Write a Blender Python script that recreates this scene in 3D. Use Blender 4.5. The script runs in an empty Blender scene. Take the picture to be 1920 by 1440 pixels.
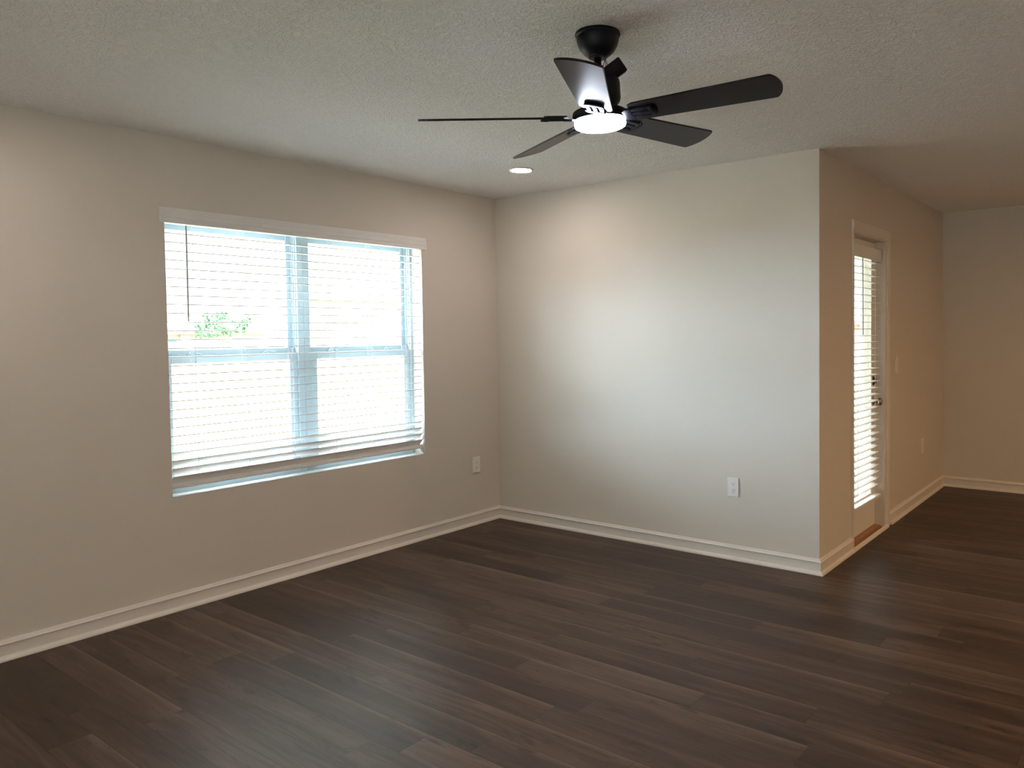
import bpy, bmesh, math, random
from mathutils import Vector, Matrix

# ------------------------------------------------------------------ camera, world, sun, exposure
SC = bpy.context.scene
COL = SC.collection
PI = math.pi
W, D, H = 2.4869, 3.1671, 2.44            # back wall length, depth of the dining side, ceiling height

cd = bpy.data.cameras.new('camera')
cam = bpy.data.objects.new('camera', cd)
COL.objects.link(cam)
cd.sensor_width = 36.0
cd.lens = 1450.27 / 1920 * 36.0
cd.shift_x = -(1061.63 - 960) / 1920
cd.shift_y = (679.17 - 720) / 1920
cd.clip_start = 0.05
cd.clip_end = 400
cam.location = (4.02356, -4.38562, 1.40628)
cam.rotation_mode = 'XYZ'
cam.matrix_world = Matrix.Translation(cam.location) @ (Matrix.Rotation(0.653534, 4, 'Z') @ Matrix.Rotation(PI / 2 - 0.036337, 4, 'X') @ Matrix.Rotation(-0.0124, 4, 'Z'))
SC.camera = cam

world = bpy.data.worlds.new('sky')
SC.world = world
world.use_nodes = True
bg = world.node_tree.nodes['Background']
# hazy pale sky with a much brighter unseen lobe added to light the back wall
SKY_BASE = ((0.94, 1.0, 1.06), 2.5)
SKY_HIGH = ((0.97, 1.0, 1.0), 19)
SKY_LOBE = ((0.84, 1.0, 1.18), 34)
wt = world.node_tree
w_tc = wt.nodes.new('ShaderNodeTexCoord')
w_dot = wt.nodes.new('ShaderNodeVectorMath')
w_dot.operation = 'DOT_PRODUCT'
w_dot.inputs[1].default_value = Vector((-0.60, -0.80, 0.10)).normalized()
wt.links.new(w_tc.outputs['Generated'], w_dot.inputs[0])
w_mr = wt.nodes.new('ShaderNodeMapRange')
w_mr.interpolation_type = 'SMOOTHSTEP'
w_mr.inputs['From Min'].default_value = 0.55
w_mr.inputs['From Max'].default_value = 0.95
wt.links.new(w_dot.outputs['Value'], w_mr.inputs['Value'])
w_mix = wt.nodes.new('ShaderNodeMixRGB')
w_mix.inputs['Color1'].default_value = (*[c * SKY_BASE[1] for c in SKY_BASE[0]], 1)
w_mix.inputs['Color2'].default_value = (*[c * SKY_LOBE[1] for c in SKY_LOBE[0]], 1)
wt.links.new(w_mr.outputs['Result'], w_mix.inputs['Fac'])
w_sep = wt.nodes.new('ShaderNodeSeparateXYZ')          # overcast: brighter overhead than at the horizon
wt.links.new(w_tc.outputs['Generated'], w_sep.inputs[0])
w_el = wt.nodes.new('ShaderNodeMapRange')
w_el.interpolation_type = 'SMOOTHSTEP'
w_el.inputs['From Min'].default_value = 0.14
w_el.inputs['From Max'].default_value = 0.70
wt.links.new(w_sep.outputs['Z'], w_el.inputs['Value'])
w_hi = wt.nodes.new('ShaderNodeMixRGB')
w_hi.inputs['Color2'].default_value = (*[c * SKY_HIGH[1] for c in SKY_HIGH[0]], 1)
wt.links.new(w_el.outputs['Result'], w_hi.inputs['Fac'])
wt.links.new(w_mix.outputs['Color'], w_hi.inputs['Color1'])
wt.links.new(w_hi.outputs['Color'], bg.inputs['Color'])
bg.inputs['Strength'].default_value = 1.0

sd = bpy.data.lights.new('sun', 'SUN')
sd.energy = 26
sd.angle = math.radians(0.6)
sd.color = (1.0, 0.94, 0.84)
sun = bpy.data.objects.new('sun', sd)
COL.objects.link(sun)
sun.location = (10, -12, 25)
sun.rotation_euler = Vector((-0.62, 0.42, -0.95)).to_track_quat('-Z', 'Y').to_euler()

SC.view_settings.view_transform = 'Standard'
SC.view_settings.look = 'None'
SC.view_settings.gamma = 1
SC.view_settings.exposure = 0.25
SC.view_settings.use_curve_mapping = False
SC.cycles.max_bounces = 12
SC.cycles.diffuse_bounces = 8
SC.cycles.transparent_max_bounces = 16
SC.cycles.sample_clamp_indirect = 6
SC.cycles.use_denoising = True

FAN_GLOW = ((0.84, 0.90, 1.06), 58)
DOWN_GLOW = ((1.0, 0.80, 0.72), 140)
ADDED_ROOM_GLOW = ((1.0, 0.70, 0.45), 90)  # glow of the added, out-of-view room lamps
ADDED_SIDE_GLOW = ((1.0, 0.57, 0.26), 880)  # glow of the added, out-of-view lamps on the dining side

# ------------------------------------------------------------------ materials
def new_mat(name):
    m = bpy.data.materials.new(name)
    m.use_nodes = True
    nt = m.node_tree
    return m, nt, nt.nodes['Principled BSDF']

def N(nt, typ, **kw):
    n = nt.nodes.new(typ)
    for k, v in kw.items():
        setattr(n, k, v)
    return n

def L(nt, a, b):
    nt.links.new(a, b)

def math_node(nt, op, a, b=None, c=None):
    n = N(nt, 'ShaderNodeMath', operation=op)
    for i, x in enumerate((a, b, c)):
        if x is None:
            continue
        if isinstance(x, (int, float)):
            n.inputs[i].default_value = x
        else:
            L(nt, x, n.inputs[i])
    return n.outputs[0]

def simple(name, color, rough=0.5, metal=0.0, spec=0.5, noise=0.04, scale=30, bump=0.0, coat=0.0, dist=0.002):
    """plain paint / metal / plastic with a faint procedural mottling"""
    m, nt, p = new_mat(name)
    tc = N(nt, 'ShaderNodeTexCoord')
    nz = N(nt, 'ShaderNodeTexNoise')
    nz.inputs['Scale'].default_value = scale
    nz.inputs['Detail'].default_value = 4
    L(nt, tc.outputs['Object'], nz.inputs['Vector'])
    mix = N(nt, 'ShaderNodeMixRGB', blend_type='MULTIPLY')
    mix.inputs['Fac'].default_value = 1
    mix.inputs['Color1'].default_value = (*color, 1)
    mr = N(nt, 'ShaderNodeMapRange')
    mr.inputs['From Min'].default_value = 0.3
    mr.inputs['From Max'].default_value = 0.7
    mr.inputs['To Min'].default_value = 1 - noise
    mr.inputs['To Max'].default_value = 1 + noise
    L(nt, nz.outputs['Fac'], mr.inputs['Value'])
    L(nt, mr.outputs['Result'], mix.inputs['Color2'])
    L(nt, mix.outputs['Color'], p.inputs['Base Color'])
    p.inputs['Roughness'].default_value = rough
    p.inputs['Metallic'].default_value = metal
    p.inputs['Specular IOR Level'].default_value = spec
    p.inputs['Coat Weight'].default_value = coat
    if bump:
        b = N(nt, 'ShaderNodeBump')
        b.inputs['Strength'].default_value = bump
        b.inputs['Distance'].default_value = dist
        L(nt, nz.outputs['Fac'], b.inputs['Height'])
        L(nt, b.outputs['Normal'], p.inputs['Normal'])
    return m

def glow(name, color, strength):
    m, nt, p = new_mat(name)
    p.inputs['Base Color'].default_value = (0.9, 0.9, 0.9, 1)
    p.inputs['Emission Color'].default_value = (*color, 1)
    p.inputs['Emission Strength'].default_value = strength
    return m

def glass_mat(name, tint=(0.95, 0.98, 0.97)):
    m, nt, p = new_mat(name)
    nt.nodes.remove(p)
    out = nt.nodes['Material Output']
    tr = N(nt, 'ShaderNodeBsdfTransparent')
    tr.inputs['Color'].default_value = (*tint, 1)
    gl = N(nt, 'ShaderNodeBsdfGlossy')
    gl.inputs['Roughness'].default_value = 0.01
    lw = N(nt, 'ShaderNodeLayerWeight')       # Schlick reflectance, the same from both faces of the pane
    lw.inputs['Blend'].default_value = 0.5
    fr = math_node(nt, 'MULTIPLY_ADD', math_node(nt, 'POWER', lw.outputs['Facing'], 5.0), 0.95, 0.04)
    mx = N(nt, 'ShaderNodeMixShader')
    L(nt, fr, mx.inputs[0])
    L(nt, tr.outputs[0], mx.inputs[1])
    L(nt, gl.outputs[0], mx.inputs[2])
    L(nt, mx.outputs[0], out.inputs['Surface'])
    return m

def plaster(name, color, scale, strength, dist, knock=False):
    m, nt, p = new_mat(name)
    tc = N(nt, 'ShaderNodeTexCoord')
    n1 = N(nt, 'ShaderNodeTexNoise')
    n1.inputs['Scale'].default_value = scale
    n1.inputs['Detail'].default_value = 3
    n1.inputs['Distortion'].default_value = 1.5 if knock else 0.2
    L(nt, tc.outputs['Object'], n1.inputs['Vector'])
    src = n1.outputs['Fac']
    if knock:                       # flattened trowel ridges
        a = math_node(nt, 'SUBTRACT', src, 0.5)
        a = math_node(nt, 'ABSOLUTE', a)
        a = math_node(nt, 'MULTIPLY', a, 9.0)
        src = math_node(nt, 'MINIMUM', a, 1.0)
    b = N(nt, 'ShaderNodeBump')
    b.inputs['Strength'].default_value = strength
    b.inputs['Distance'].default_value = dist
    L(nt, src, b.inputs['Height'])
    L(nt, b.outputs['Normal'], p.inputs['Normal'])
    n2 = N(nt, 'ShaderNodeTexNoise')
    n2.inputs['Scale'].default_value = 1.3
    L(nt, tc.outputs['Object'], n2.inputs['Vector'])
    cr = N(nt, 'ShaderNodeValToRGB')
    cr.color_ramp.elements[0].position = 0.3
    cr.color_ramp.elements[1].position = 0.7
    cr.color_ramp.elements[0].color = (*[c * 0.985 for c in color], 1)
    cr.color_ramp.elements[1].color = (*[c * 1.015 for c in color], 1)
    L(nt, n2.outputs['Fac'], cr.inputs['Fac'])
    L(nt, cr.outputs['Color'], p.inputs['Base Color'])
    p.inputs['Roughness'].default_value = 0.6 if not knock else 0.85
    p.inputs['Specular IOR Level'].default_value = 0.3 if not knock else 0.1
    return m

def floor_mat():
    PWID, PLEN = 0.1415, 1.22
    m, nt, p = new_mat('vinyl_planks')
    tc = N(nt, 'ShaderNodeTexCoord')
    sp = N(nt, 'ShaderNodeSeparateXYZ')
    L(nt, tc.outputs['Object'], sp.inputs[0])
    x, y = sp.outputs['X'], sp.outputs['Y']
    v = math_node(nt, 'DIVIDE', math_node(nt, 'ADD', y, 1.995 + 40 * PWID), PWID)
    row = math_node(nt, 'FLOOR', v)
    fv = math_node(nt, 'FRACT', v)
    wn = N(nt, 'ShaderNodeTexWhiteNoise', noise_dimensions='1D')
    L(nt, row, wn.inputs['W'])
    u = math_node(nt, 'ADD', math_node(nt, 'DIVIDE', math_node(nt, 'ADD', x, 20.0), PLEN), math_node(nt, 'MULTIPLY', wn.outputs['Value'], 7.31))
    colm = math_node(nt, 'FLOOR', u)
    fu = math_node(nt, 'FRACT', u)
    cb = N(nt, 'ShaderNodeCombineXYZ')
    L(nt, row, cb.inputs['X'])
    L(nt, colm, cb.inputs['Y'])
    pr = N(nt, 'ShaderNodeTexWhiteNoise', noise_dimensions='2D')
    L(nt, cb.outputs[0], pr.inputs['Vector'])
    rs = N(nt, 'ShaderNodeSeparateXYZ')
    L(nt, pr.outputs['Color'], rs.inputs[0])
    r1, r2, r3 = rs.outputs
    # grain: coordinates stretched along the plank, shifted per plank
    def grain(sx, sy, det, dis, off):
        c = N(nt, 'ShaderNodeCombineXYZ')
        L(nt, math_node(nt, 'ADD', math_node(nt, 'MULTIPLY', x, sx), math_node(nt, 'MULTIPLY', r1, 37.0)), c.inputs['X'])
        L(nt, math_node(nt, 'ADD', math_node(nt, 'MULTIPLY', y, sy), math_node(nt, 'MULTIPLY', r2, 23.0 + off)), c.inputs['Y'])
        g = N(nt, 'ShaderNodeTexNoise')
        g.inputs['Scale'].default_value = 1
        g.inputs['Detail'].default_value = det
        g.inputs['Roughness'].default_value = 0.6
        g.inputs['Distortion'].default_value = dis
        L(nt, c.outputs[0], g.inputs['Vector'])
        return g.outputs['Fac']
    g1 = grain(1.6, 16, 6, 0.9, 0)          # broad cathedral streaks
    g2 = grain(5.0, 150, 4, 0.2, 5)         # fine fibres
    g3 = grain(3.2, 11, 3, 1.6, 9)          # dark knots and smudges
    tone = math_node(nt, 'ADD', math_node(nt, 'MULTIPLY', g1, 0.62), math_node(nt, 'MULTIPLY', g2, 0.30))
    tone = math_node(nt, 'ADD', tone, math_node(nt, 'MULTIPLY', math_node(nt, 'SUBTRACT', r3, 0.5), 0.16))
    # printed lighter edge on some planks
    ed = math_node(nt, 'POWER', fv, 7.0)
    ed = math_node(nt, 'MULTIPLY', ed, math_node(nt, 'MULTIPLY', math_node(nt, 'GREATER_THAN', r2, 0.45), 0.24))
    tone = math_node(nt, 'ADD', tone, ed)
    kn = math_node(nt, 'MULTIPLY', math_node(nt, 'MAXIMUM', math_node(nt, 'SUBTRACT', g3, 0.60), 0.0), 1.5)
    tone = math_node(nt, 'SUBTRACT', tone, kn)
    cr = N(nt, 'ShaderNodeValToRGB')
    e = cr.color_ramp.elements
    e[0].position, e[0].color = 0.22, FLOOR_C[0]
    e[1].position, e[1].color = 0.74, FLOOR_C[2]
    e2 = e.new(0.46)
    e2.color = FLOOR_C[1]
    L(nt, tone, cr.inputs['Fac'])
    # joints
    dv = math_node(nt, 'MULTIPLY', math_node(nt, 'MINIMUM', fv, math_node(nt, 'SUBTRACT', 1.0, fv)), PWID)
    du = math_node(nt, 'MULTIPLY', math_node(nt, 'MINIMUM', fu, math_node(nt, 'SUBTRACT', 1.0, fu)), PLEN)
    dm = math_node(nt, 'MINIMUM', dv, du)
    jr = N(nt, 'ShaderNodeMapRange')
    jr.inputs['From Min'].default_value = 0.0004
    jr.inputs['From Max'].default_value = 0.0018
    L(nt, dm, jr.inputs['Value'])
    mx = N(nt, 'ShaderNodeMixRGB')
    mx.inputs['Color1'].default_value = (0.012, 0.009, 0.007, 1)
    L(nt, jr.outputs[0], mx.inputs['Fac'])
    L(nt, cr.outputs['Color'], mx.inputs['Color2'])
    L(nt, mx.outputs['Color'], p.inputs['Base Color'])
    rr = N(nt, 'ShaderNodeMapRange')
    rr.inputs['To Min'].default_value = 0.36
    rr.inputs['To Max'].default_value = 0.52
    L(nt, g2, rr.inputs['Value'])
    L(nt, rr.outputs[0], p.inputs['Roughness'])
    p.inputs['Specular IOR Level'].default_value = 0.30
    hb = math_node(nt, 'ADD', math_node(nt, 'MULTIPLY', jr.outputs[0], 1.0), math_node(nt, 'MULTIPLY', g2, 0.25))
    b = N(nt, 'ShaderNodeBump')
    b.inputs['Strength'].default_value = 0.35
    b.inputs['Distance'].default_value = 0.001
    L(nt, hb, b.inputs['Height'])
    L(nt, b.outputs['Normal'], p.inputs['Normal'])
    return m

def brick_mat():
    m, nt, p = new_mat('red_brick')
    tc = N(nt, 'ShaderNodeTexCoord')
    sp = N(nt, 'ShaderNodeSeparateXYZ')
    L(nt, tc.outputs['Object'], sp.inputs[0])
    cb = N(nt, 'ShaderNodeCombineXYZ')
    L(nt, math_node(nt, 'ADD', sp.outputs['X'], sp.outputs['Y']), cb.inputs['X'])
    L(nt, sp.outputs['Z'], cb.inputs['Y'])
    br = N(nt, 'ShaderNodeTexBrick')
    br.inputs['Scale'].default_value = 4
    br.inputs['Color1'].default_value = (0.42, 0.17, 0.11, 1)
    br.inputs['Color2'].default_value = (0.55, 0.27, 0.19, 1)
    br.inputs['Mortar'].default_value = (0.6, 0.55, 0.5, 1)
    L(nt, cb.outputs[0], br.inputs['Vector'])
    L(nt, br.outputs['Color'], p.inputs['Base Color'])
    p.inputs['Roughness'].default_value = 0.9
    return m

FLOOR_C = ((0.014, 0.0070, 0.0042, 1), (0.045, 0.0250, 0.0165, 1), (0.125, 0.082, 0.058, 1))

M = {}
M['wall'] = plaster('wall_paint', (0.65, 0.605, 0.55), 160, 0.16, 0.003)
M['ceiling'] = plaster('ceiling_texture', (0.90, 0.89, 0.865), 30, 0.62, 0.006, knock=True)
M['floor'] = floor_mat()
M['trim'] = simple('white_trim_paint', (0.72, 0.685, 0.64), 0.35, noise=0.015, scale=12)
M['vinyl'] = simple('glare_tinted_vinyl', (0.40, 0.50, 0.57), 0.35, noise=0.01)  # white vinyl with the window's grey-blue glare put into its colour
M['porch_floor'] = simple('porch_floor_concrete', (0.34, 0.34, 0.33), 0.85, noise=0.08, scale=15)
M['sill'] = simple('sill_paint', (0.46, 0.47, 0.46), 0.5, noise=0.02)
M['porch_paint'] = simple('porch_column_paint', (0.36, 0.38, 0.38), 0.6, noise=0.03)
M['blind'] = simple('white_blind_slat', (0.78, 0.79, 0.79), 0.42, noise=0.015, scale=8)
M['cord'] = simple('white_cord', (0.80, 0.78, 0.74), 0.8, noise=0.05)
M['wand'] = simple('clear_grey_wand', (0.45, 0.47, 0.48), 0.2, noise=0.02)
M['door'] = simple('door_paint', (0.76, 0.73, 0.69), 0.4, noise=0.015)
M['plate'] = simple('white_plastic', (0.80, 0.80, 0.80), 0.3, noise=0.01)
M['slot'] = simple('dark_slot', (0.03, 0.03, 0.035), 0.6)
M['nickel'] = simple('satin_nickel', (0.42, 0.36, 0.31), 0.28, metal=1.0, noise=0.03)
M['bronze'] = simple('dark_hardware', (0.05, 0.045, 0.045), 0.35, metal=0.8)
M['oak'] = simple('oak_threshold', (0.36, 0.17, 0.06), 0.4, noise=0.2, scale=40)
M['black'] = simple('matte_black_metal', (0.007, 0.008, 0.011), 0.40, metal=0.0, spec=0.1, noise=0.05, scale=60)
M['blade'] = simple('espresso_blade', (0.009, 0.007, 0.007), 0.38, spec=0.22, noise=0.12, scale=14)
M['wire_dark'] = simple('dark_wire', (0.03, 0.025, 0.02), 0.5)
M['wire_red'] = simple('brown_wire', (0.16, 0.08, 0.05), 0.5)
M['screw'] = simple('bright_screw', (0.7, 0.7, 0.72), 0.25, metal=1.0)
M['led'] = glow('led_diffuser', *FAN_GLOW)
M['warm'] = glow('warm_lens', *DOWN_GLOW)
M['warm_added_room'] = glow('added_room_lens', *ADDED_ROOM_GLOW)
M['warm_added_side'] = glow('added_side_lens', *ADDED_SIDE_GLOW)
M['glass'] = glass_mat('window_glass')
M['siding'] = simple('pale_siding', (0.38, 0.375, 0.36), 0.7, noise=0.05, scale=5)
M['shingle'] = simple('grey_shingle', (0.27, 0.265, 0.26), 0.9, noise=0.2, scale=9)
M['house_glass'] = simple('house_window_glass', (0.10, 0.15, 0.18), 0.15, spec=0.3)
M['brick'] = brick_mat()
M['fence'] = simple('pine_fence', (0.33, 0.27, 0.16), 0.8, noise=0.16, scale=7)
M['lawn'] = simple('lawn_grass', (0.17, 0.175, 0.10), 0.95, noise=0.25, scale=2.5)
M['leaf'] = simple('tree_leaf', (0.05, 0.125, 0.065), 0.6, noise=0.25, scale=3)
M['blocker'] = simple('dark_blocker', (0.035, 0.05, 0.02), 0.9, noise=0.4, scale=6, bump=0.8, dist=0.1)  # dark finish of the block added against low sky light
M['bark'] = simple('tree_bark', (0.20, 0.15, 0.11), 0.9, noise=0.25, scale=20, bump=0.4)
M['concrete'] = simple('bounce_concrete', (0.80, 0.79, 0.76), 0.85, noise=0.08, scale=15)  # pale finish of the added slabs that bounce daylight indoors

# ------------------------------------------------------------------ mesh helpers (all coordinates are world metres)
def box(bm, x0, x1, y0, y1, z0, z1, bev=0.0, seg=2, mat=None):
    vs = [bm.verts.new(c) for c in ((x0, y0, z0), (x1, y0, z0), (x1, y1, z0), (x0, y1, z0), (x0, y0, z1), (x1, y0, z1), (x1, y1, z1), (x0, y1, z1))]
    fs = [bm.faces.new([vs[i] for i in f]) for f in ((0, 3, 2, 1), (4, 5, 6, 7), (0, 1, 5, 4), (1, 2, 6, 5), (2, 3, 7, 6), (3, 0, 4, 7))]
    if bev:
        es = list({e for f in fs for e in f.edges})
        r = bmesh.ops.bevel(bm, geom=es, offset=bev, segments=seg, affect='EDGES', profile=0.5)
        vs = list({v for f in r['faces'] for v in f.verts} | {v for v in vs if v.is_valid})
    if mat is not None:
        for v in {v for v in vs if v.is_valid}:
            v.co = mat @ v.co
    return vs

def lathe(bm, prof, n=40, mat=Matrix()):
    """prof: list of (r, z); closed at both ends when r = 0"""
    rings = []
    for r, z in prof:
        if r < 1e-6:
            rings.append([bm.verts.new(mat @ Vector((0, 0, z)))])
        else:
            rings.append([bm.verts.new(mat @ Vector((r * math.cos(2 * PI * k / n), r * math.sin(2 * PI * k / n), z))) for k in range(n)])
    for a, b in zip(rings, rings[1:]):
        for k in range(n):
            k2 = (k + 1) % n
            if len(a) == 1 and len(b) == 1:
                continue
            if len(a) == 1:
                bm.faces.new((a[0], b[k2], b[k]))
            elif len(b) == 1:
                bm.faces.new((a[k], a[k2], b[0]))
            else:
                bm.faces.new((a[k], a[k2], b[k2], b[k]))

def tube(bm, pts, r, n=8, r2=None):
    pts = [Vector(p) for p in pts]
    rings = []
    for i, q in enumerate(pts):
        t = (pts[min(i + 1, len(pts) - 1)] - pts[max(i - 1, 0)]).normalized()
        a = t.orthogonal().normalized() if i == 0 else (rings[-1][1] - t * rings[-1][1].dot(t)).normalized()
        b = t.cross(a)
        rr = r if r2 is None else r + (r2 - r) * i / (len(pts) - 1)
        rings.append(([bm.verts.new(q + rr * (a * math.cos(2 * PI * k / n) + b * math.sin(2 * PI * k / n))) for k in range(n)], a))
    for (A, _), (B, _) in zip(rings, rings[1:]):
        for k in range(n):
            bm.faces.new((A[k], A[(k + 1) % n], B[(k + 1) % n], B[k]))
    bm.faces.new(rings[0][0][::-1])
    bm.faces.new(rings[-1][0])

def prism(bm, poly, z0, z1, mat=Matrix(), bev=0.0):
    """poly in local xy, extruded from z0 to z1, then transformed"""
    lo = [bm.verts.new((x, y, z0)) for x, y in poly]
    hi = [bm.verts.new((x, y, z1)) for x, y in poly]
    n = len(poly)
    fs = [bm.faces.new(lo[::-1]), bm.faces.new(hi)]
    for k in range(n):
        fs.append(bm.faces.new((lo[k], lo[(k + 1) % n], hi[(k + 1) % n], hi[k])))
    vs = lo + hi
    if bev:
        es = list(set(fs[0].edges) | set(fs[1].edges))
        r = bmesh.ops.bevel(bm, geom=es, offset=bev, segments=2, affect='EDGES', profile=0.5)
        vs = list({v for f in r['faces'] for v in f.verts} | {v for v in vs if v.is_valid})
    for v in vs:
        v.co = mat @ v.co

def sweep(bm, prof, path, normals):
    """closed profile [(out, z)] swept along a path of (x, y) points; normals = offset direction (already mitred) at each point"""
    rings = [[bm.verts.new((p[0] + o * nx[0], p[1] + o * nx[1], z)) for o, z in prof] for p, nx in zip(path, normals)]
    n = len(prof)
    for a, b in zip(rings, rings[1:]):
        for k in range(n):
            bm.faces.new((a[k], a[(k + 1) % n], b[(k + 1) % n], b[k]))
    bm.faces.new(rings[0][::-1])
    bm.faces.new(rings[-1])

def base_of(parent):
    o = Vector((0, 0, 0))
    while parent is not None:
        o += Vector(parent.location)
        parent = parent.parent
    return o

def obj(name, bm, mat, parent=None, loc=None, smooth=None):
    bmesh.ops.recalc_face_normals(bm, faces=bm.faces)
    org = base_of(parent) if parent is not None else Vector(loc or (0, 0, 0))
    for v in bm.verts:
        v.co -= org
    me = bpy.data.meshes.new(name)
    bm.to_mesh(me)
    bm.free()
    me.materials.append(M[mat])
    o = bpy.data.objects.new(name, me)
    COL.objects.link(o)
    if parent is not None:
        o.parent = parent
    else:
        o.location = org
    if smooth is not None:
        for p in me.polygons:
            p.use_smooth = True
        me.set_sharp_from_angle(angle=math.radians(smooth))
    return o

def tag(o, label=None, cat=None, group=None, kind=None):
    if label: o['label'] = label
    if cat: o['category'] = cat
    if group: o['group'] = group
    if kind: o['kind'] = kind
    return o

def thing(name, loc, label=None, cat=None, group=None, kind=None):
    o = bpy.data.objects.new(name, None)
    o.empty_display_size = 0.1
    COL.objects.link(o)
    o.location = loc
    return tag(o, label, cat, group, kind)

def B():
    return bmesh.new()

# ------------------------------------------------------------------ room shell
XR, YR = 7.2, -8.0                      # unseen right and rear walls of the room
WY0, WY1, WZ0, WZ1 = -2.480, -0.750, 0.585, 2.055     # window opening
DY0, DY1, DZ1 = 0.605, 1.320, 2.030                    # door opening
T = 0.2

bm = B(); box(bm, 0, XR, YR, 0, -0.15, 0); box(bm, W, XR, 0, D, -0.15, 0)
tag(obj('floor', bm, 'floor'), 'dark brown wood-look plank floor', 'floor', kind='structure')
bm = B(); box(bm, -T, XR + T, YR - T, T, H, H + 0.25); box(bm, W - T, XR + T, T, D + T, H, H + 0.25)
tag(obj('ceiling', bm, 'ceiling'), 'textured off-white ceiling', 'ceiling', kind='structure')

bm = B()
box(bm, -T, 0, YR - T, WY0, -0.15, H); box(bm, -T, 0, WY1, T, -0.15, H)
box(bm, -T, 0, WY0, WY1, -0.15, WZ0); box(bm, -T, 0, WY0, WY1, WZ1, H)
tag(obj('wall_left', bm, 'wall'), 'greige wall holding the wide double window', 'wall', kind='structure')
bm = B(); box(bm, 0, W, 0, T, -0.15, H)
tag(obj('wall_back', bm, 'wall'), 'plain greige wall between the window wall and the outer corner', 'wall', kind='structure')
TS = 0.112
bm = B()
box(bm, W - TS, W, T, DY0, -0.15, H); box(bm, W - TS, W, DY1, D + T, -0.15, H); box(bm, W - TS, W, DY0, DY1, DZ1, H); box(bm, W - TS, W, DY0, DY1, -0.15, 0)
tag(obj('wall_side', bm, 'wall'), 'shaded greige wall holding the glass patio door', 'wall', kind='structure')
bm = B(); box(bm, W, XR + T, D, D + T, -0.15, H)
tag(obj('wall_far', bm, 'wall'), 'dim brown-looking wall at the end of the dining side', 'wall', kind='structure')
bm = B(); box(bm, XR, XR + T, YR - T, D, -0.15, H)
tag(obj('wall_right', bm, 'wall'), 'plain greige wall closing the room beside the camera', 'wall', kind='structure')
RX0, RX1, RZ1 = 2.3, 5.3, 2.05              # added sliding door, unseen, letting daylight onto the ceiling
bm = B(); box(bm, 0, RX0, YR - T, YR, -0.15, H); box(bm, RX1, XR, YR - T, YR, -0.15, H); box(bm, RX0, RX1, YR - T, YR, RZ1, H); box(bm, RX0, RX1, YR - T, YR, -0.15, 0.0)
tag(obj('wall_rear', bm, 'wall'), 'plain greige wall behind the camera', 'wall', kind='structure')

# baseboards: ogee-topped board and a quarter-round shoe, mitred
BOARD = [(0, 0.001), (0.011, 0.001), (0.011, 0.0690), (0.0150, 0.0715), (0.0162, 0.0740), (0.0150, 0.0768), (0.0105, 0.0795), (0.0085, 0.0835), (0.0078, 0.0880), (0.0050, 0.0912), (0, 0.0918)]
SHOE = [(0.011, 0.001), (0.0285, 0.001), (0.0285, 0.006), (0.0272, 0.011), (0.024, 0.0155), (0.0195, 0.0195), (0.011, 0.0225)]
def baseboard(name, label, path, normals):
    bm = B(); sweep(bm, BOARD, path, normals)
    o = tag(obj(name, bm, 'trim', smooth=35), label, 'baseboard', kind='structure')
    bm = B(); sweep(bm, SHOE, path, normals)
    obj('shoe_molding', bm, 'trim', o, smooth=35)
baseboard('baseboard_left', 'white baseboard under the window', [(0, YR), (0, 0)], [(1, 1), (1, -1)])
baseboard('baseboard_back', 'white baseboard along the plain back wall', [(0, 0), (W, 0)], [(1, -1), (1, -1)])
baseboard('baseboard_side', 'short white baseboard between the outer corner and the patio door', [(W, 0), (W, DY0 - 0.022)], [(1, -1), (1, 0)])
baseboard('baseboard_side_2', 'white baseboard between the patio door and the dining corner', [(W, DY1 + 0.115), (W, D)], [(1, 0), (1, -1)])
baseboard('baseboard_far', 'white baseboard along the dim dining wall', [(W, D), (XR, D)], [(1, -1), (-1, -1)])
baseboard('baseboard_right', 'white baseboard along the unseen side wall', [(XR, D), (XR, YR)], [(-1, -1), (-1, 1)])
baseboard('baseboard_rear', 'white baseboard along the unseen rear wall', [(XR, YR), (RX1 + 0.02, YR)], [(-1, 1), (0, 1)])
baseboard('baseboard_rear_2', 'white baseboard between the added rear sliding door and the window wall', [(RX0 - 0.02, YR), (0, YR)], [(0, 1), (1, 1)])

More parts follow.
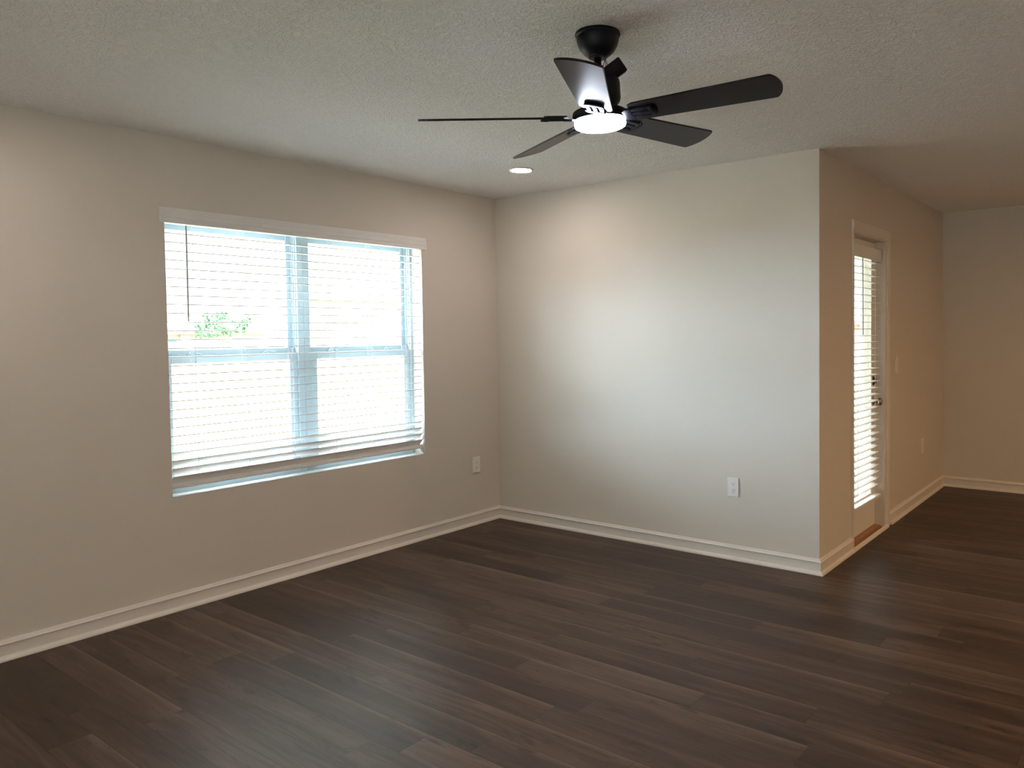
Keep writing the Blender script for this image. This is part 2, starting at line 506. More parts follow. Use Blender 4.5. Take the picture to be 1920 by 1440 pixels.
# ------------------------------------------------------------------ window_1: two single-hung vinyl units side by side
win = thing('window_1', (0, (WY0 + WY1) / 2, WZ0), 'wide white vinyl double window with two stacked sashes each side', 'window', kind='structure')
XF = -0.105                               # room face of the vinyl frame
def rect_frame(bm, x0, x1, ya, yb, za, zb, wl, wr, wb, wt, bev=0.002):
    box(bm, x0, x1, ya, ya + wl, za, zb, bev); box(bm, x0, x1, yb - wr, yb, za, zb, bev)
    box(bm, x0, x1, ya + wl, yb - wr, za, za + wb, bev); box(bm, x0, x1, ya + wl, yb - wr, zb - wt, zb, bev)
MY = -1.6135
for ya, yb in ((-2.505, MY), (MY, -0.727)):
    bm = B()
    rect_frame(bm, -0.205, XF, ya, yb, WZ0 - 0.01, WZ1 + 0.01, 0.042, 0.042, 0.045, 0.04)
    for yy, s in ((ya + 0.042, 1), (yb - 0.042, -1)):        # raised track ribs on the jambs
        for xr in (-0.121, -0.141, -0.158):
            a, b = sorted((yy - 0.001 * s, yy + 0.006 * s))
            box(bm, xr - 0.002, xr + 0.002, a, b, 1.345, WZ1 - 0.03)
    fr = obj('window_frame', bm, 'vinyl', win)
    ia, ib = ya + 0.043, yb - 0.043
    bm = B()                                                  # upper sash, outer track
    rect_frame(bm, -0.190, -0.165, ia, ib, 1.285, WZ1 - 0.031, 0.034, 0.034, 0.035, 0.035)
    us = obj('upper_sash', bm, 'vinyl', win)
    bm = B(); box(bm, -0.180, -0.176, ia + 0.030, ib - 0.030, 1.318, WZ1 - 0.062)
    obj('glass_pane', bm, 'glass', us)
    bm = B()                                                  # lower sash, inner track
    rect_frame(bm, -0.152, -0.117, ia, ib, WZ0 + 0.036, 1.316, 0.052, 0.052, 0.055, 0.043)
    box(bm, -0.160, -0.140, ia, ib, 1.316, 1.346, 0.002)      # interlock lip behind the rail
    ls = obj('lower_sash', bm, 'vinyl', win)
    bm = B(); box(bm, -0.138, -0.134, ia + 0.048, ib - 0.048, WZ0 + 0.088, 1.276)
    obj('glass_pane', bm, 'glass', ls)
    for fy in (0.26, 0.76):                                   # cam locks on the meeting rail
        cy = ya + (yb - ya) * fy
        bm = B()
        poly = [(0.045 * math.cos(a), 0.020 * math.sin(a)) for a in [PI * k / 12 for k in range(13)]]
        prism(bm, poly, 0, 0.010, Matrix.Translation((-0.139, cy, 1.3165)) @ Matrix(((0, 0, 1, 0), (1, 0, 0, 0), (0, 1, 0, 0), (0, 0, 0, 1))), 0.002)
        box(bm, -0.139, -0.122, cy - 0.030, cy + 0.030, 1.316, 1.321, 0.001)
        box(bm, -0.131, -0.119, cy - 0.004, cy + 0.022, 1.321, 1.328, 0.002)
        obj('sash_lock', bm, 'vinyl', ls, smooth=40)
bm = B(); box(bm, XF + 0.001, -0.001, WY0 + 0.001, WY1 - 0.001, WZ0, WZ0 + 0.004)
obj('window_sill', bm, 'sill', win)

# added_door: sliding glass door added behind the camera to light the ceiling
sl = thing('added_door', ((RX0 + RX1) / 2, YR, 0), 'added unseen sliding glass door behind the camera, for ceiling light', 'door', kind='structure')
def frame_xz(bm, y0, y1, xa, xb, za, zb, w):
    box(bm, xa, xa + w, y0, y1, za, zb, 0.002); box(bm, xb - w, xb, y0, y1, za, zb, 0.002)
    box(bm, xa + w, xb - w, y0, y1, za, za + w, 0.002); box(bm, xa + w, xb - w, y0, y1, zb - w, zb, 0.002)
bm = B(); frame_xz(bm, YR - 0.13, YR - 0.02, RX0, RX1, 0.0, RZ1, 0.045)
obj('door_frame', bm, 'trim', sl)
xm_ = (RX0 + RX1) / 2
for xa_, xb_, y_ in ((RX0 + 0.046, xm_ + 0.03, -0.055), (xm_ - 0.03, RX1 - 0.046, -0.095)):
    bm = B(); frame_xz(bm, YR + y_ - 0.015, YR + y_ + 0.015, xa_, xb_, 0.046, RZ1 - 0.046, 0.06)
    ps = obj('sliding_panel', bm, 'trim', sl)
    bm = B(); box(bm, xa_ + 0.055, xb_ - 0.055, YR + y_ - 0.003, YR + y_ + 0.003, 0.10, RZ1 - 0.10)
    obj('glass_pane', bm, 'glass', ps)

# ------------------------------------------------------------------ blinds
def slat(bm, ya, yb, xc, z, tilt, w=0.050, t=0.0032):
    """one cambered slat; tilt > 0 lifts the room edge"""
    m = Matrix.Translation((xc, 0, z)) @ Matrix.Rotation(-tilt, 4, 'Y')
    nx = 4
    top, bot = [], []
    for k in range(nx + 1):
        s = -1 + 2 * k / nx
        zz = 0.0012 * (1 - s * s)
        top.append((s * w / 2, zz + t / 2)); bot.append((s * w / 2, zz - t / 2))
    ring = bot + top[::-1]
    A = [bm.verts.new(m @ Vector((px, ya, pz))) for px, pz in ring]
    C = [bm.verts.new(m @ Vector((px, yb, pz))) for px, pz in ring]
    n = len(ring)
    for k in range(n):
        bm.faces.new((A[k], A[(k + 1) % n], C[(k + 1) % n], C[k]))
    bm.faces.new(A[::-1]); bm.faces.new(C)

# big window blind
wb = thing('window_blind', (0, (WY0 + WY1) / 2, 0.63), 'white faux wood blind lowered over the wide double window', 'blind')
bm = B()
VP = [(0.0015, 1.998), (0.022, 1.998), (0.022, 2.012), (0.019, 2.016), (0.019, 2.022), (0.022, 2.026), (0.022, 2.046), (0.018, 2.052), (0.018, 2.058), (0.013, 2.066), (0.008, 2.071), (0.006, 2.077), (0.0015, 2.077)]
va, vb = -2.505, -0.722
A = [bm.verts.new((x, va, z)) for x, z in VP]; C = [bm.verts.new((x, vb, z)) for x, z in VP]
for k in range(len(VP)):
    bm.faces.new((A[k], A[(k + 1) % len(VP)], C[(k + 1) % len(VP)], C[k]))
bm.faces.new(A[::-1]); bm.faces.new(C)
obj('valance', bm, 'blind', wb, smooth=30)
bm = B(); box(bm, -0.060, -0.004, WY0 + 0.008, WY1 - 0.008, 2.003, 2.050, 0.002)
obj('headrail', bm, 'blind', wb)
SA, SB = WY0 + 0.010, WY1 - 0.012
bm = B()
for k in range(25):
    slat(bm, SA, SB, -0.034, 1.950 - 0.0457 * k, math.radians(max(0.0, (k - 11) * 0.55)), t=0.0040)
for zf, tl in ((0.817, 30), (0.776, 42), (0.735, 48), (0.692, 52)):
    a = math.radians(tl)
    slat(bm, SA, SB, -0.010 - 0.025 * math.cos(a), zf - 0.025 * math.sin(a), a, t=0.0040)
obj('slats', bm, 'blind', wb, smooth=40)
bm = B(); box(bm, -0.060, -0.008, SA - 0.002, SB + 0.002, 0.630, 0.645, 0.003); box(bm, -0.058, -0.012, SA, SB, 0.645, 0.655, 0.002)
obj('bottom_rail', bm, 'blind', wb)
for y in (-2.335, -2.045, -1.755, -1.465, -1.175, -0.890):
    bm = B()
    for xx in (-0.0075, -0.0605):
        tube(bm, [(xx, y, 2.003), (xx, y, 0.84), (xx - 0.001, y, 0.656)], 0.0009, 5)
    tube(bm, [(-0.034, y + 0.012, 2.003), (-0.034, y + 0.012, 0.656)], 0.0008, 5)
    obj('ladder_cord', bm, 'cord', wb)
bm = B(); tube(bm, [(0.004, -2.372, 1.992), (0.005, -2.373, 1.74), (0.006, -2.374, 1.497)], 0.0042, 8)
tube(bm, [(0.004, -2.372, 1.992), (-0.010, -2.372, 2.012)], 0.0015, 6)
obj('tilt_wand', bm, 'wand', wb, smooth=50)

# ------------------------------------------------------------------ door_1: glazed patio door, its frame and hardware
SX = W - 0.062                            # room face of the door slab
door = thing('door_1', (W, (DY0 + DY1) / 2, 0), 'white glazed patio door in the shaded side wall', 'door', kind='structure')
bm = B()
box(bm, W - TS, W + 0.001, DY0 - 0.001, DY0 + 0.004, 0, DZ1)
box(bm, W - TS, W + 0.001, DY1 - 0.004, DY1 + 0.001, 0, DZ1); box(bm, W - TS, W + 0.001, DY0, DY1, DZ1 - 0.006, DZ1 + 0.001)
rect_frame(bm, W - TS - 0.032, W - TS + 0.001, DY0 - 0.045, DY1 + 0.045, -0.06, DZ1 + 0.045, 0.050, 0.050, 0.005, 0.050, 0.003)
obj('door_jamb', bm, 'trim', door)
bm = B()                                   # casing: narrow on the hinge side, full on the latch side and head
CP = [(0.0, 0.0), (0.0, 0.011), (0.008, 0.014), (0.050, 0.017), (0.066, 0.013), (0.072, 0.013), (0.076, 0.008), (0.076, 0.0)]
c0, c1, zc = DY0 - 0.004, DY1 + 0.036, DZ1 + 0.0
def casing_run(p0, p1, out0, out1, scale=1.0):
    r0 = [bm.verts.new((W + d, p0[0] + out0[0] * o * scale, p0[1] + out0[1] * o)) for o, d in CP]
    r1 = [bm.verts.new((W + d, p1[0] + out1[0] * o * scale, p1[1] + out1[1] * o)) for o, d in CP]
    n = len(CP)
    for k in range(n):
        bm.faces.new((r0[k], r0[(k + 1) % n], r1[(k + 1) % n], r1[k]))
    bm.faces.new(r0[::-1]); bm.faces.new(r1)
casing_run((c1, 0.0), (c1, zc), (1, 0), (1, 1))
casing_run((c1, zc), (DY0 - 0.022, zc), (1, 1), (0, 1))
box(bm, W, W + 0.012, DY0 - 0.022, DY0 - 0.001, 0.0, zc, 0.002)
box(bm, W - 0.001, W + 0.006, DY1, c1, 0, zc + 0.001)
obj('door_casing', bm, 'trim', door)
bm = B()
GY0, GY1, GZ0, GZ1 = DY0 + 0.115, DY1 - 0.118, 0.26, 1.90
sa, sb = DY0 + 0.006, DY1 - 0.007
rect_frame(bm, SX - 0.044, SX, sa, sb, 0.022, DZ1 - 0.009, GY0 - sa, sb - GY1, GZ0 - 0.022, DZ1 - 0.009 - GZ1, 0.0015)
slab = obj('door_slab', bm, 'door', door)
bm = B(); rect_frame(bm, SX - 0.002, SX + 0.008, GY0 - 0.028, GY1 + 0.028, GZ0 - 0.028, GZ1 + 0.028, 0.032, 0.032, 0.032, 0.032, 0.003)
obj('glazing_bead', bm, 'door', slab)
bm = B(); box(bm, SX - 0.026, SX - 0.020, GY0 - 0.005, GY1 + 0.005, GZ0 - 0.005, GZ1 + 0.005)
obj('glass_pane', bm, 'glass', slab)
RX = Matrix.Rotation(PI / 2, 4, 'Y')
bm = B(); lathe(bm, [(0, 0), (0.032, 0), (0.032, 0.004), (0.026, 0.009), (0.012, 0.011), (0.010, 0.030), (0.014, 0.034), (0.024, 0.040), (0.0275, 0.049), (0.026, 0.058), (0.018, 0.064), (0, 0.066)], 28, Matrix.Translation((SX, 1.255, 0.905)) @ RX)
obj('door_knob', bm, 'nickel', slab, smooth=50)
bm = B(); lathe(bm, [(0, 0), (0.031, 0), (0.031, 0.008), (0.026, 0.013), (0, 0.014)], 28, Matrix.Translation((SX, 1.255, 1.050)) @ RX)
box(bm, SX + 0.012, SX + 0.026, 1.250, 1.260, 1.031, 1.069, 0.002)
obj('deadbolt', bm, 'bronze', slab, smooth=50)
bm = B(); box(bm, W - TS, W - 0.012, DY0 + 0.004, DY1 - 0.004, 0.0, 0.012, 0.003); box(bm, SX - 0.05, W - 0.02, DY0 + 0.004, DY1 - 0.004, 0.012, 0.019, 0.003)
obj('threshold', bm, 'oak', door)
bm = B()
P0, P1 = DY0 - 0.016, DY1 + 0.034
A = [bm.verts.new((W - 0.013 + o, P0, z)) for o, z in SHOE]; C = [bm.verts.new((W - 0.013 + o, P1, z)) for o, z in SHOE]
for v in A + C:
    v.co.x += 0.013
for k in range(len(SHOE)):
    bm.faces.new((A[k], A[(k + 1) % len(SHOE)], C[(k + 1) % len(SHOE)], C[k]))
bm.faces.new(A[::-1]); bm.faces.new(C)
obj('shoe_molding', bm, 'trim', door, smooth=35)

# blind on the patio door
db = thing('door_blind', (SX, (DY0 + DY1) / 2, 0.22), 'narrow white slatted blind hanging on the glazed patio door', 'blind')
bA, bB = DY0 + 0.020, 1.252
bm = B(); box(bm, W - 0.020, W - 0.008, bA - 0.006, 1.285, 1.885, 1.966, 0.003); box(bm, SX + 0.009, W - 0.008, 1.275, 1.285, 1.885, 1.966, 0.002); box(bm, SX + 0.009, W - 0.008, bA - 0.006, bA + 0.004, 1.885, 1.966, 0.002)
obj('valance', bm, 'blind', db)
bm = B(); box(bm, SX + 0.009, W - 0.021, bA, 1.270, 1.898, 1.945, 0.002)
obj('headrail', bm, 'blind', db)
bm = B()
XC = W - 0.031
k = 0
z = 1.868
while z > 0.30:
    f = max(0.0, (1.25 - z) / 0.95)
    slat(bm, bA, bB, XC, z, -math.radians(1.0 + 9 * f), w=0.046)
    z -= 0.0452
obj('slats', bm, 'blind', db, smooth=40)
bm = B(); box(bm, XC - 0.024, XC + 0.026, bA - 0.002, 1.275, 0.232, 0.254, 0.004)
obj('bottom_rail', bm, 'blind', db)
for y in (0.74, 1.124):
    bm = B()
    for xx in (XC - 0.0245, XC + 0.0245):
        tube(bm, [(xx, y, 1.898), (xx, y, 0.254)], 0.0010, 5)
    tube(bm, [(XC, y, 0.232), (XC, y, 0.222)], 0.004, 6)
    obj('ladder_cord', bm, 'cord', db)
bm = B(); tube(bm, [(W - 0.003, 0.826, 1.880), (W - 0.003, 0.834, 1.377)], 0.0040, 8); tube(bm, [(W - 0.003, 0.826, 1.880), (W - 0.022, 0.826, 1.896)], 0.0015, 6)
obj('tilt_wand', bm, 'wand', db, smooth=50)

# ------------------------------------------------------------------ outlets and switch
def plate_matrix(pos, wall):
    """local x = along the wall (viewer's right), local y = up, local z = out of the wall"""
    if wall == 'x':   # wall whose room side is +x
        R = Matrix(((0, 0, 1), (1, 0, 0), (0, 1, 0)))
    else:             # wall whose room side is -y
        R = Matrix(((1, 0, 0), (0, 0, -1), (0, 1, 0)))
    return Matrix.Translation(pos) @ R.to_4x4()

def cover_plate(root, m, holes=0):
    bm = B()
    prism(bm, [(-0.0365, -0.0585), (0.0365, -0.0585), (0.0365, 0.0585), (-0.0365, 0.0585)], 0.0, 0.0035, m)
    prism(bm, [(-0.0365, -0.0585), (0.0365, -0.0585), (0.0365, 0.0585), (-0.0365, 0.0585)], 0.0035, 0.0065, m, 0.0028)
    return obj('cover_plate', bm, 'plate', root)

def outlet(pos, wall, label):
    m = plate_matrix(pos, wall)
    r = thing('wall_outlet', pos, label, 'outlet', 'duplex wall outlets')
    cover_plate(r, m)
    for cy in (0.0195, -0.0195):
        pts = []
        for k in range(28):
            a = 2 * PI * k / 28
            pts.append((0.0170 * math.cos(a), cy + max(-0.0135, min(0.0135, 0.0170 * math.sin(a)))))
        bm = B(); prism(bm, pts, 0.0064, 0.0090, m, 0.0006)
        rc = obj('receptacle', bm, 'plate', r, smooth=30)
        bm = B()
        prism(bm, [(-0.0075, cy), (-0.0055, cy), (-0.0055, cy + 0.0085), (-0.0075, cy + 0.0085)], 0.0088, 0.0093, m)
        prism(bm, [(0.0055, cy + 0.001), (0.0075, cy + 0.001), (0.0075, cy + 0.0085), (0.0055, cy + 0.0085)], 0.0088, 0.0093, m)
        prism(bm, [(0.0028 * math.cos(2 * PI * k / 12), cy - 0.0065 + 0.0028 * math.sin(2 * PI * k / 12)) for k in range(12)], 0.0088, 0.0093, m)
        obj('slots', bm, 'slot', rc)
    bm = B(); prism(bm, [(0.0030 * math.cos(2 * PI * k / 12), 0.0030 * math.sin(2 * PI * k / 12)) for k in range(12)], 0.0064, 0.0076, m)
    obj('screw', bm, 'plate', r)

outlet((0, -0.252, 0.444), 'x', 'white duplex outlet low on the window wall beside the corner')
outlet((1.952, 0, 0.450), 'y', 'white duplex outlet low on the plain back wall')
outlet((W, 2.42, 0.450), 'x', 'dim beige-looking outlet low on the wall past the patio door')

sw = thing('light_switch', (W, 1.630, 1.150), 'light switch plate on the shaded wall just past the patio door', 'switch')
m = plate_matrix((W, 1.630, 1.150), 'x')
cover_plate(sw, m)
bm = B(); prism(bm, [(-0.016, -0.033), (0.016, -0.033), (0.016, 0.033), (-0.016, 0.033)], 0.0060, 0.0095, m, 0.0015)
obj('rocker', bm, 'plate', sw)

# ------------------------------------------------------------------ recessed downlights
def downlight(x, y, label, lens='warm'):
    r = thing('recessed_downlight', (x, y, H), label, 'downlight', 'recessed ceiling lights')
    mt = Matrix.Translation((x, y, H))
    bm = B(); lathe(bm, [(0.062, 0.0), (0.078, 0.0), (0.078, -0.002), (0.074, -0.006), (0.068, -0.008), (0.062, -0.004), (0.062, 0.0)], 40, mt)
    obj('trim_ring', bm, 'trim', r, smooth=50)
    bm = B(); lathe(bm, [(0, -0.0085), (0.030, -0.008), (0.055, -0.0065), (0.0635, -0.004), (0.0635, -0.001), (0, -0.001)], 40, mt)
    obj('lens', bm, lens, r, smooth=60)
downlight(0.838, -0.668, 'round warm glowing downlight in the ceiling near the corner of the room')
downlight(0.775, -3.485, 'round warm downlight in the ceiling above the left end of the window wall')
for x, y, s in ((4.25, -3.44, 'above the middle of the living area'), (2.4, -6.3, 'above the left of the kitchen side'), (5.2, -6.3, 'above the right of the kitchen side')):
    downlight(x, y, 'added unseen warm downlight in the ceiling ' + s, 'warm_added_room')  # out-of-view lamps added to brighten the room
for x, y, s in ((5.6, 1.2, 'over the dining end'), (5.6, -1.4, 'between the dining end and the kitchen side')):
    downlight(x, y, 'added unseen warm downlight in the ceiling ' + s, 'warm_added_side')  # out-of-view lamps added to brighten the dining walls

# ------------------------------------------------------------------ ceiling fan
HUB = Vector((2.4878, -2.1727, 2.1492))
TILT = Matrix.Rotation(0.0437, 4, 'X') @ Matrix.Rotation(-0.0248, 4, 'Y')
CAN = Vector((2.4795, -2.1690, H))
fan = thing('ceiling_fan', CAN, 'black five-blade ceiling fan with a glowing white light, on the textured ceiling', 'fan')
bm = B()
lathe(bm, [(0, 0), (0.070, 0), (0.0765, -0.003), (0.078, -0.008), (0.0765, -0.013), (0.073, -0.016), (0.0725, -0.028), (0.068, -0.044), (0.058, -0.062), (0.045, -0.075), (0.034, -0.081), (0.033, -0.085), (0.030, -0.087), (0.017, -0.087), (0.0, -0.084)], 48, Matrix.Translation(CAN))
obj('canopy', bm, 'black', fan, smooth=35)
rot = Matrix.Translation(HUB) @ TILT
bm = B(); tube(bm, [rot @ Vector((0, 0, 0.140)), CAN + Vector((0, 0, -0.070))], 0.0130, 20)
obj('downrod', bm, 'black', fan, smooth=40)
bm = B()
lathe(bm, [(0, 0.166), (0.021, 0.166), (0.023, 0.150), (0.026, 0.140), (0.046, 0.135), (0.066, 0.129), (0.0735, 0.122), (0.0755, 0.112), (0.0755, 0.062), (0.072, 0.050), (0.064, 0.040), (0.060, 0.020), (0, 0.020)], 48, rot)
obj('motor_housing', bm, 'black', fan, smooth=35)
bm = B()
lathe(bm, [(0, 0.022), (0.086, 0.022), (0.092, 0.018), (0.0945, 0.010), (0.0945, -0.006), (0.092, -0.010), (0.0, -0.010)], 56, rot)
obj('light_kit', bm, 'black', fan, smooth=35)
bm = B()
lathe(bm, [(0, -0.010), (0.0875, -0.010), (0.0885, -0.014), (0.0885, -0.025), (0.086, -0.031), (0.078, -0.0350), (0.05, -0.037), (0, -0.0375)], 56, rot)
tag(obj('light_diffuser', bm, 'led', fan, smooth=50), 'glowing white light diffuser')
PITCH, PH = -0.2508, 0.1962
for k in range(5):
    mb = rot @ Matrix.Rotation(PH + k * 2 * PI / 5, 4, 'Z') @ Matrix.Rotation(PITCH, 4, 'X')
    # outline: root, straight sides widening a little, tip a shallow arc with soft corners
    pts = [(0.118, -0.046), (0.135, -0.056)]
    pts += [(0.585, -0.0690), (0.592, -0.0672)]
    for j in range(1, 12):
        t = -1 + 2 * j / 12
        pts.append((0.594 + 0.022 * (1 - t * t), 0.0672 * t))
    pts += [(0.592, 0.0672), (0.585, 0.0690), (0.135, 0.056), (0.118, 0.046)]
    bm = B(); prism(bm, pts, -0.0035, 0.0035, mb, 0.0012)
    bl = obj('blade', bm, 'blade', fan)
    bm = B()                                # iron: arm from the motor, slotted pad under the blade
    for yy in (-0.022, 0.0, 0.022):
        box(bm, 0.100, 0.190, yy - 0.0075, yy + 0.0075, -0.0105, -0.0036, 0.002, mat=mb)
    pad = [(0.182, -0.034), (0.196, -0.030), (0.204, -0.018), (0.206, 0), (0.204, 0.018), (0.196, 0.030), (0.182, 0.034)]
    prism(bm, pad, -0.0115, -0.0036, mb, 0.0015)
    prism(bm, [(0.052, -0.020), (0.085, -0.020), (0.104, -0.036), (0.122, -0.036), (0.122, 0.036), (0.104, 0.036), (0.085, 0.020), (0.052, 0.020)], -0.0115, -0.0036, mb, 0.0015)
    prism(bm, [(0.120, -0.033), (0.190, -0.033), (0.190, 0.033), (0.120, 0.033)], 0.0036, 0.0080, mb, 0.002)
    ir = obj('blade_iron', bm, 'black', bl, smooth=35)
# receiver box resting tilted on the motor, with loose wires up to the canopy
rm = Matrix.Translation((2.527, -2.150, 2.303)) @ Matrix.Rotation(0.653, 4, 'Z') @ Matrix.Rotation(math.radians(-36), 4, 'Y') @ Matrix.Rotation(math.radians(8), 4, 'X')
bm = B(); box(bm, -0.042, 0.042, -0.020, 0.020, -0.027, 0.027, 0.005, 3, mat=rm)
obj('receiver_box', bm, 'black', fan, smooth=40)
def arc(p0, p1, sag, side, n=12):
    p0, p1 = Vector(p0), Vector(p1)
    return [p0.lerp(p1, i / n) + Vector((side[0], side[1], -sag)) * math.sin(PI * i / n) for i in range(n + 1)]
cb_ = CAN + Vector((0.018, 0.010, -0.082))
rr_ = rm @ Vector((-0.010, 0, 0.028))
for i, (mt_, sg, sd_) in enumerate((('wire_dark', 0.010, (0.010, 0.0)), ('wire_red', 0.022, (-0.006, 0.010)), ('wire_dark', 0.030, (-0.014, -0.006)))):
    bm = B(); tube(bm, arc(cb_ + Vector((0.004 * i, 0, 0)), rr_ + Vector((0.006 * i, 0.002, -0.003 * i)), sg, sd_), 0.0013, 6)
    obj('wire', bm, mt_, fan, smooth=60)

# ------------------------------------------------------------------ outside: yard, fence, neighbours, porch
bm = B()
gx = [0 - T, -3, -8, -13, -30, -60, -140]
gz = [-0.16, -0.25, -0.60, -0.95, -1.10, -1.25, -2.0]
gy = [-60, -8, T, 20, 140]
for i in range(len(gx) - 1):
    for j in range(len(gy) - 1):
        vs = [bm.verts.new((gx[i + (a in (1, 2))], gy[j + (a in (2, 3))], gz[i + (a in (1, 2))])) for a in range(4)]
        bm.faces.new(vs)
vs = [bm.verts.new(c) for c in ((-T, -60, -0.30), (60, -60, -0.30), (60, YR - T, -0.30), (-T, YR - T, -0.30))]
bm.faces.new(vs)
vs = [bm.verts.new(c) for c in ((-T, 4.2, -0.16), (60, 4.2, -0.16), (60, 140, -0.6), (-T, 140, -0.6))]
bm.faces.new(vs)
bmesh.ops.remove_doubles(bm, verts=bm.verts, dist=0.001)
tag(obj('ground', bm, 'lawn'), 'bright sunlit lawn outside the window', 'lawn', kind='structure')
bm = B(); box(bm, -4.5, -T, -8.0, -0.6, -0.50, -0.12)  # unseen slab added to bounce daylight up to the ceiling
tag(obj('bounce_slab', bm, 'concrete'), 'added pale slab under the wide window, bounces daylight to the ceiling', 'patio', kind='structure')
bm = B(); box(bm, -T, W - TS, T, 4.2, -0.20, -0.06)
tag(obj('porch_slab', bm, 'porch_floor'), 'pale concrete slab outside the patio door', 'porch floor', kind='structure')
bm = B(); box(bm, 0.10, W - T, T, 4.5, 2.50, 2.70)
tag(obj('porch_roof', bm, 'siding'), 'flat pale porch roof outside the patio door', 'porch roof', kind='structure')

pc = thing('porch_column', (1.72, 3.70, -0.06), 'white square porch column seen through the patio door glass', 'column')
bm = B(); box(bm, 1.635, 1.805, 3.615, 3.785, 0.06, 2.40, 0.006)
obj('shaft', bm, 'porch_paint', pc)
bm = B(); box(bm, 1.605, 1.835, 3.585, 3.815, -0.06, 0.06, 0.008)
obj('plinth', bm, 'porch_paint', pc)
bm = B(); box(bm, 1.605, 1.835, 3.585, 3.815, 2.40, 2.50, 0.008)
obj('capital', bm, 'porch_paint', pc)

FX = -13.0
bm = B(); box(bm, -0.5, 8.0, -12.8, YR - T, -0.40, -0.10)  # unseen pale slab added to bounce sun in through the rear door
tag(obj('rear_bounce_slab', bm, 'concrete'), 'added unseen pale slab, bounces sun in through the rear door', 'patio', kind='structure')
bm = B(); box(bm, -14, 24, -16.5, -15.0, -0.5, 3.4, 0.2)  # unseen block added to cut low sky light at the rear door
tag(obj('sky_blocker', bm, 'blocker'), 'added unseen dark hedge behind the house', 'blocker', kind='structure')
fence = thing('wooden_fence', (FX, 6, -0.95), 'pale pine board fence across the yard outside the window', 'fence')
rnd = random.Random(4)
bm = B()
y = -14.0
while y < 30:
    h = 0.63 + rnd.uniform(-0.012, 0.012)
    prism(bm, [(y, -0.93), (y + 0.135, -0.93), (y + 0.135, h - 0.03), (y + 0.11, h), (y + 0.025, h), (y, h - 0.03)], 0, 0.018, Matrix.Translation((FX, 0, 0)) @ Matrix(((0, 0, 1, 0), (1, 0, 0, 0), (0, 1, 0, 0), (0, 0, 0, 1))))
    y += 0.143
obj('pickets', bm, 'fence', fence)
for zr in (-0.6, 0.2):
    bm = B(); box(bm, FX - 0.04, FX, -14, 30, zr, zr + 0.09)
    obj('rail', bm, 'fence', fence)
y = -14.0
while y < 30.1:
    bm = B(); box(bm, FX + 0.018, FX + 0.108, y - 0.045, y + 0.045, -0.97, 0.70, 0.008)
    obj('post', bm, 'fence', fence)
    y += 2.4

def gable(bm, x0, x1, y0, y1, z0, z1, over=0.4, along='y'):
    """solid gable roof, ridge along y"""
    xm = (x0 + x1) / 2
    P = [(x0 - over, z0), (x1 + over, z0), (x1 + over, z0 + 0.15), (xm, z1), (x0 - over, z0 + 0.15)]
    A = [bm.verts.new((px, y0 - over, pz)) for px, pz in P]; C = [bm.verts.new((px, y1 + over, pz)) for px, pz in P]
    for k in range(5):
        bm.faces.new((A[k], A[(k + 1) % 5], C[(k + 1) % 5], C[k]))
    bm.faces.new(A[::-1]); bm.faces.new(C)

def house_window(parent, x, ya, yb, za, zb, mull=0):
    bm = B(); rect_frame(bm, x, x + 0.06, ya - 0.07, yb + 0.07, za - 0.07, zb + 0.07, 0.07, 0.07, 0.07, 0.07, 0.005)
    for i in range(mull):
        yy = ya + (yb - ya) * (i + 1) / (mull + 1)
        box(bm, x, x + 0.05, yy - 0.03, yy + 0.03, za, zb)
    f = obj('window_frame', bm, 'trim', parent)
    bm = B(); box(bm, x + 0.005, x + 0.02, ya, yb, za, zb)
    obj('glass_pane', bm, 'house_glass', f)

h1 = thing('neighbor_house', (-60, 26, -1.3), 'pale neighbour house with a brick pier, past the fence behind the left window half', 'house')
bm = B(); box(bm, -65, -55, 20.5, 31.5, -1.3, 1.75)
obj('house_wall', bm, 'siding', h1)
bm = B(); gable(bm, -65, -55, 20.5, 31.5, 1.75, 4.0)
obj('house_roof', bm, 'shingle', h1)
bm = B(); box(bm, -55.05, -54.75, 24.40, 25.15, -1.3, 1.75)
obj('brick_pier', bm, 'brick', h1)
house_window(h1, -55, 23.55, 24.20, -0.15, 1.30)
house_window(h1, -55, 26.60, 28.50, 0.00, 1.14, 1)
h2 = thing('neighbor_house', (-60, 40, -1.3), 'pale two-storey neighbour house with small windows, behind the right window half', 'house')
bm = B(); box(bm, -65, -55, 35.0, 47.0, -1.3, 4.6)
obj('house_wall', bm, 'siding', h2)
bm = B(); gable(bm, -65, -55, 35.0, 47.0, 4.6, 7.0)
obj('house_roof', bm, 'shingle', h2)
house_window(h2, -55, 36.58, 37.50, 1.36, 2.26)
house_window(h2, -55, 36.85, 37.55, 0.30, 0.98)
h3 = thing('neighbor_house', (-6.0, 30, -0.4), 'red brick neighbour house seen through the left edge of the patio door glass', 'house')
bm = B(); box(bm, -12, -2.5, 28, 38, 0.75, 1.65)
obj('house_wall', bm, 'brick', h3)
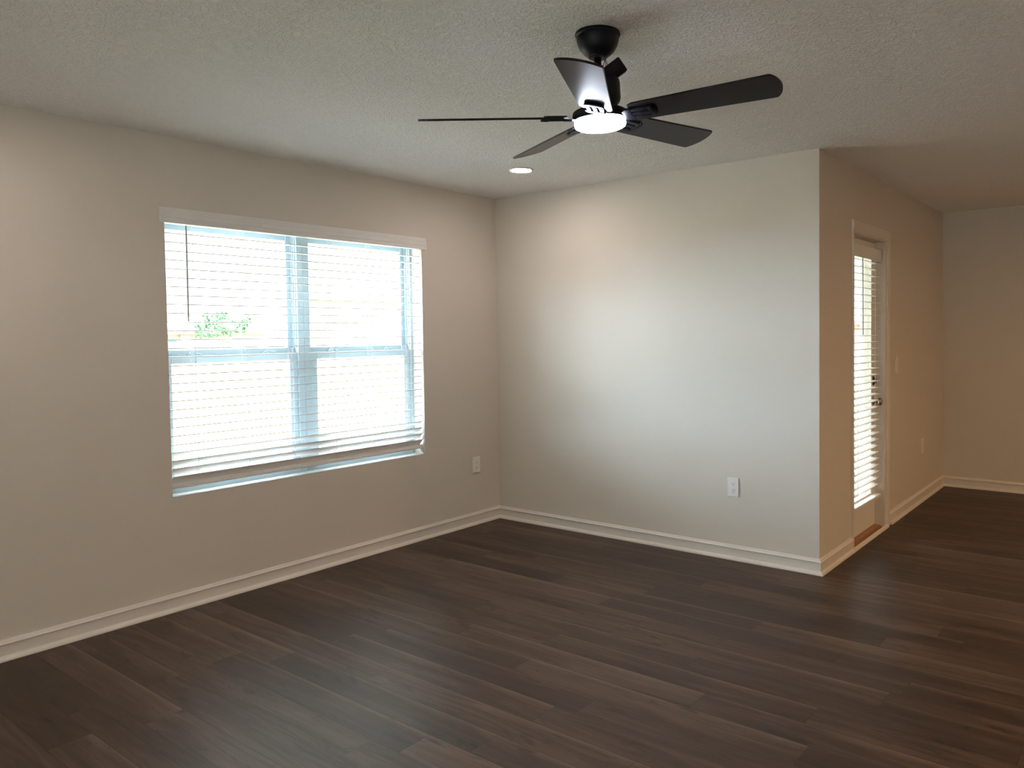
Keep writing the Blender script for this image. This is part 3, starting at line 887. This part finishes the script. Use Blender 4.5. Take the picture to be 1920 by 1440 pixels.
bm = B(); box(bm, -12.02, -2.48, 27.98, 38.02, -1.2, 0.75)
obj('lower_wall', bm, 'siding', h3)
bm = B()
P = [(27.5, 1.65), (38.5, 1.65), (38.5, 1.8), (33, 3.3), (27.5, 1.8)]
A = [bm.verts.new((-12.4, py, pz)) for py, pz in P]; C = [bm.verts.new((-2.1, py, pz)) for py, pz in P]
for k in range(5):
    bm.faces.new((A[k], A[(k + 1) % 5], C[(k + 1) % 5], C[k]))
bm.faces.new(A[::-1]); bm.faces.new(C)
obj('house_roof', bm, 'shingle', h3)

tree = thing('yard_tree', (-51, 25.6, -1.25), 'small green tree beyond the fence in front of the pale house', 'tree')
bm = B(); tube(bm, [(-51, 25.6, -1.3), (-51.05, 25.65, 0.2), (-50.95, 25.6, 1.6), (-51, 25.8, 2.6)], 0.11, 8, 0.04)
tube(bm, [(-51.02, 25.63, 1.0), (-51, 24.9, 1.9), (-51, 24.3, 2.4)], 0.05, 6, 0.02)
tube(bm, [(-51.02, 25.63, 1.1), (-51, 26.5, 2.0), (-51, 27.1, 2.6)], 0.05, 6, 0.02)
obj('trunk', bm, 'bark', tree, smooth=50)
bm = B()
rnd = random.Random(11)
cl = [(rnd.gauss(0, 0.6), 25.7 + rnd.uniform(-1.9, 2.0), 2.35 + rnd.uniform(-0.75, 0.75), rnd.uniform(0.25, 0.5)) for _ in range(34)]
for cx, cy, cz, cr_ in cl:
    for _ in range(46):
        d = Vector((rnd.gauss(0, 1), rnd.gauss(0, 1), rnd.gauss(0, 1))).normalized() * cr_ * rnd.uniform(0.3, 1)
        c = Vector((-51 + cx, cy, cz)) + d
        a = Vector((rnd.gauss(0, 1), rnd.gauss(0, 1), rnd.gauss(0, 1))).normalized()
        b = a.orthogonal().normalized()
        s = rnd.uniform(0.06, 0.11)
        bm.faces.new([bm.verts.new(c + a * s * 1.5), bm.verts.new(c + b * s * 0.6), bm.verts.new(c - a * s * 1.5), bm.verts.new(c - b * s * 0.6)])
obj('foliage', bm, 'leaf', tree)
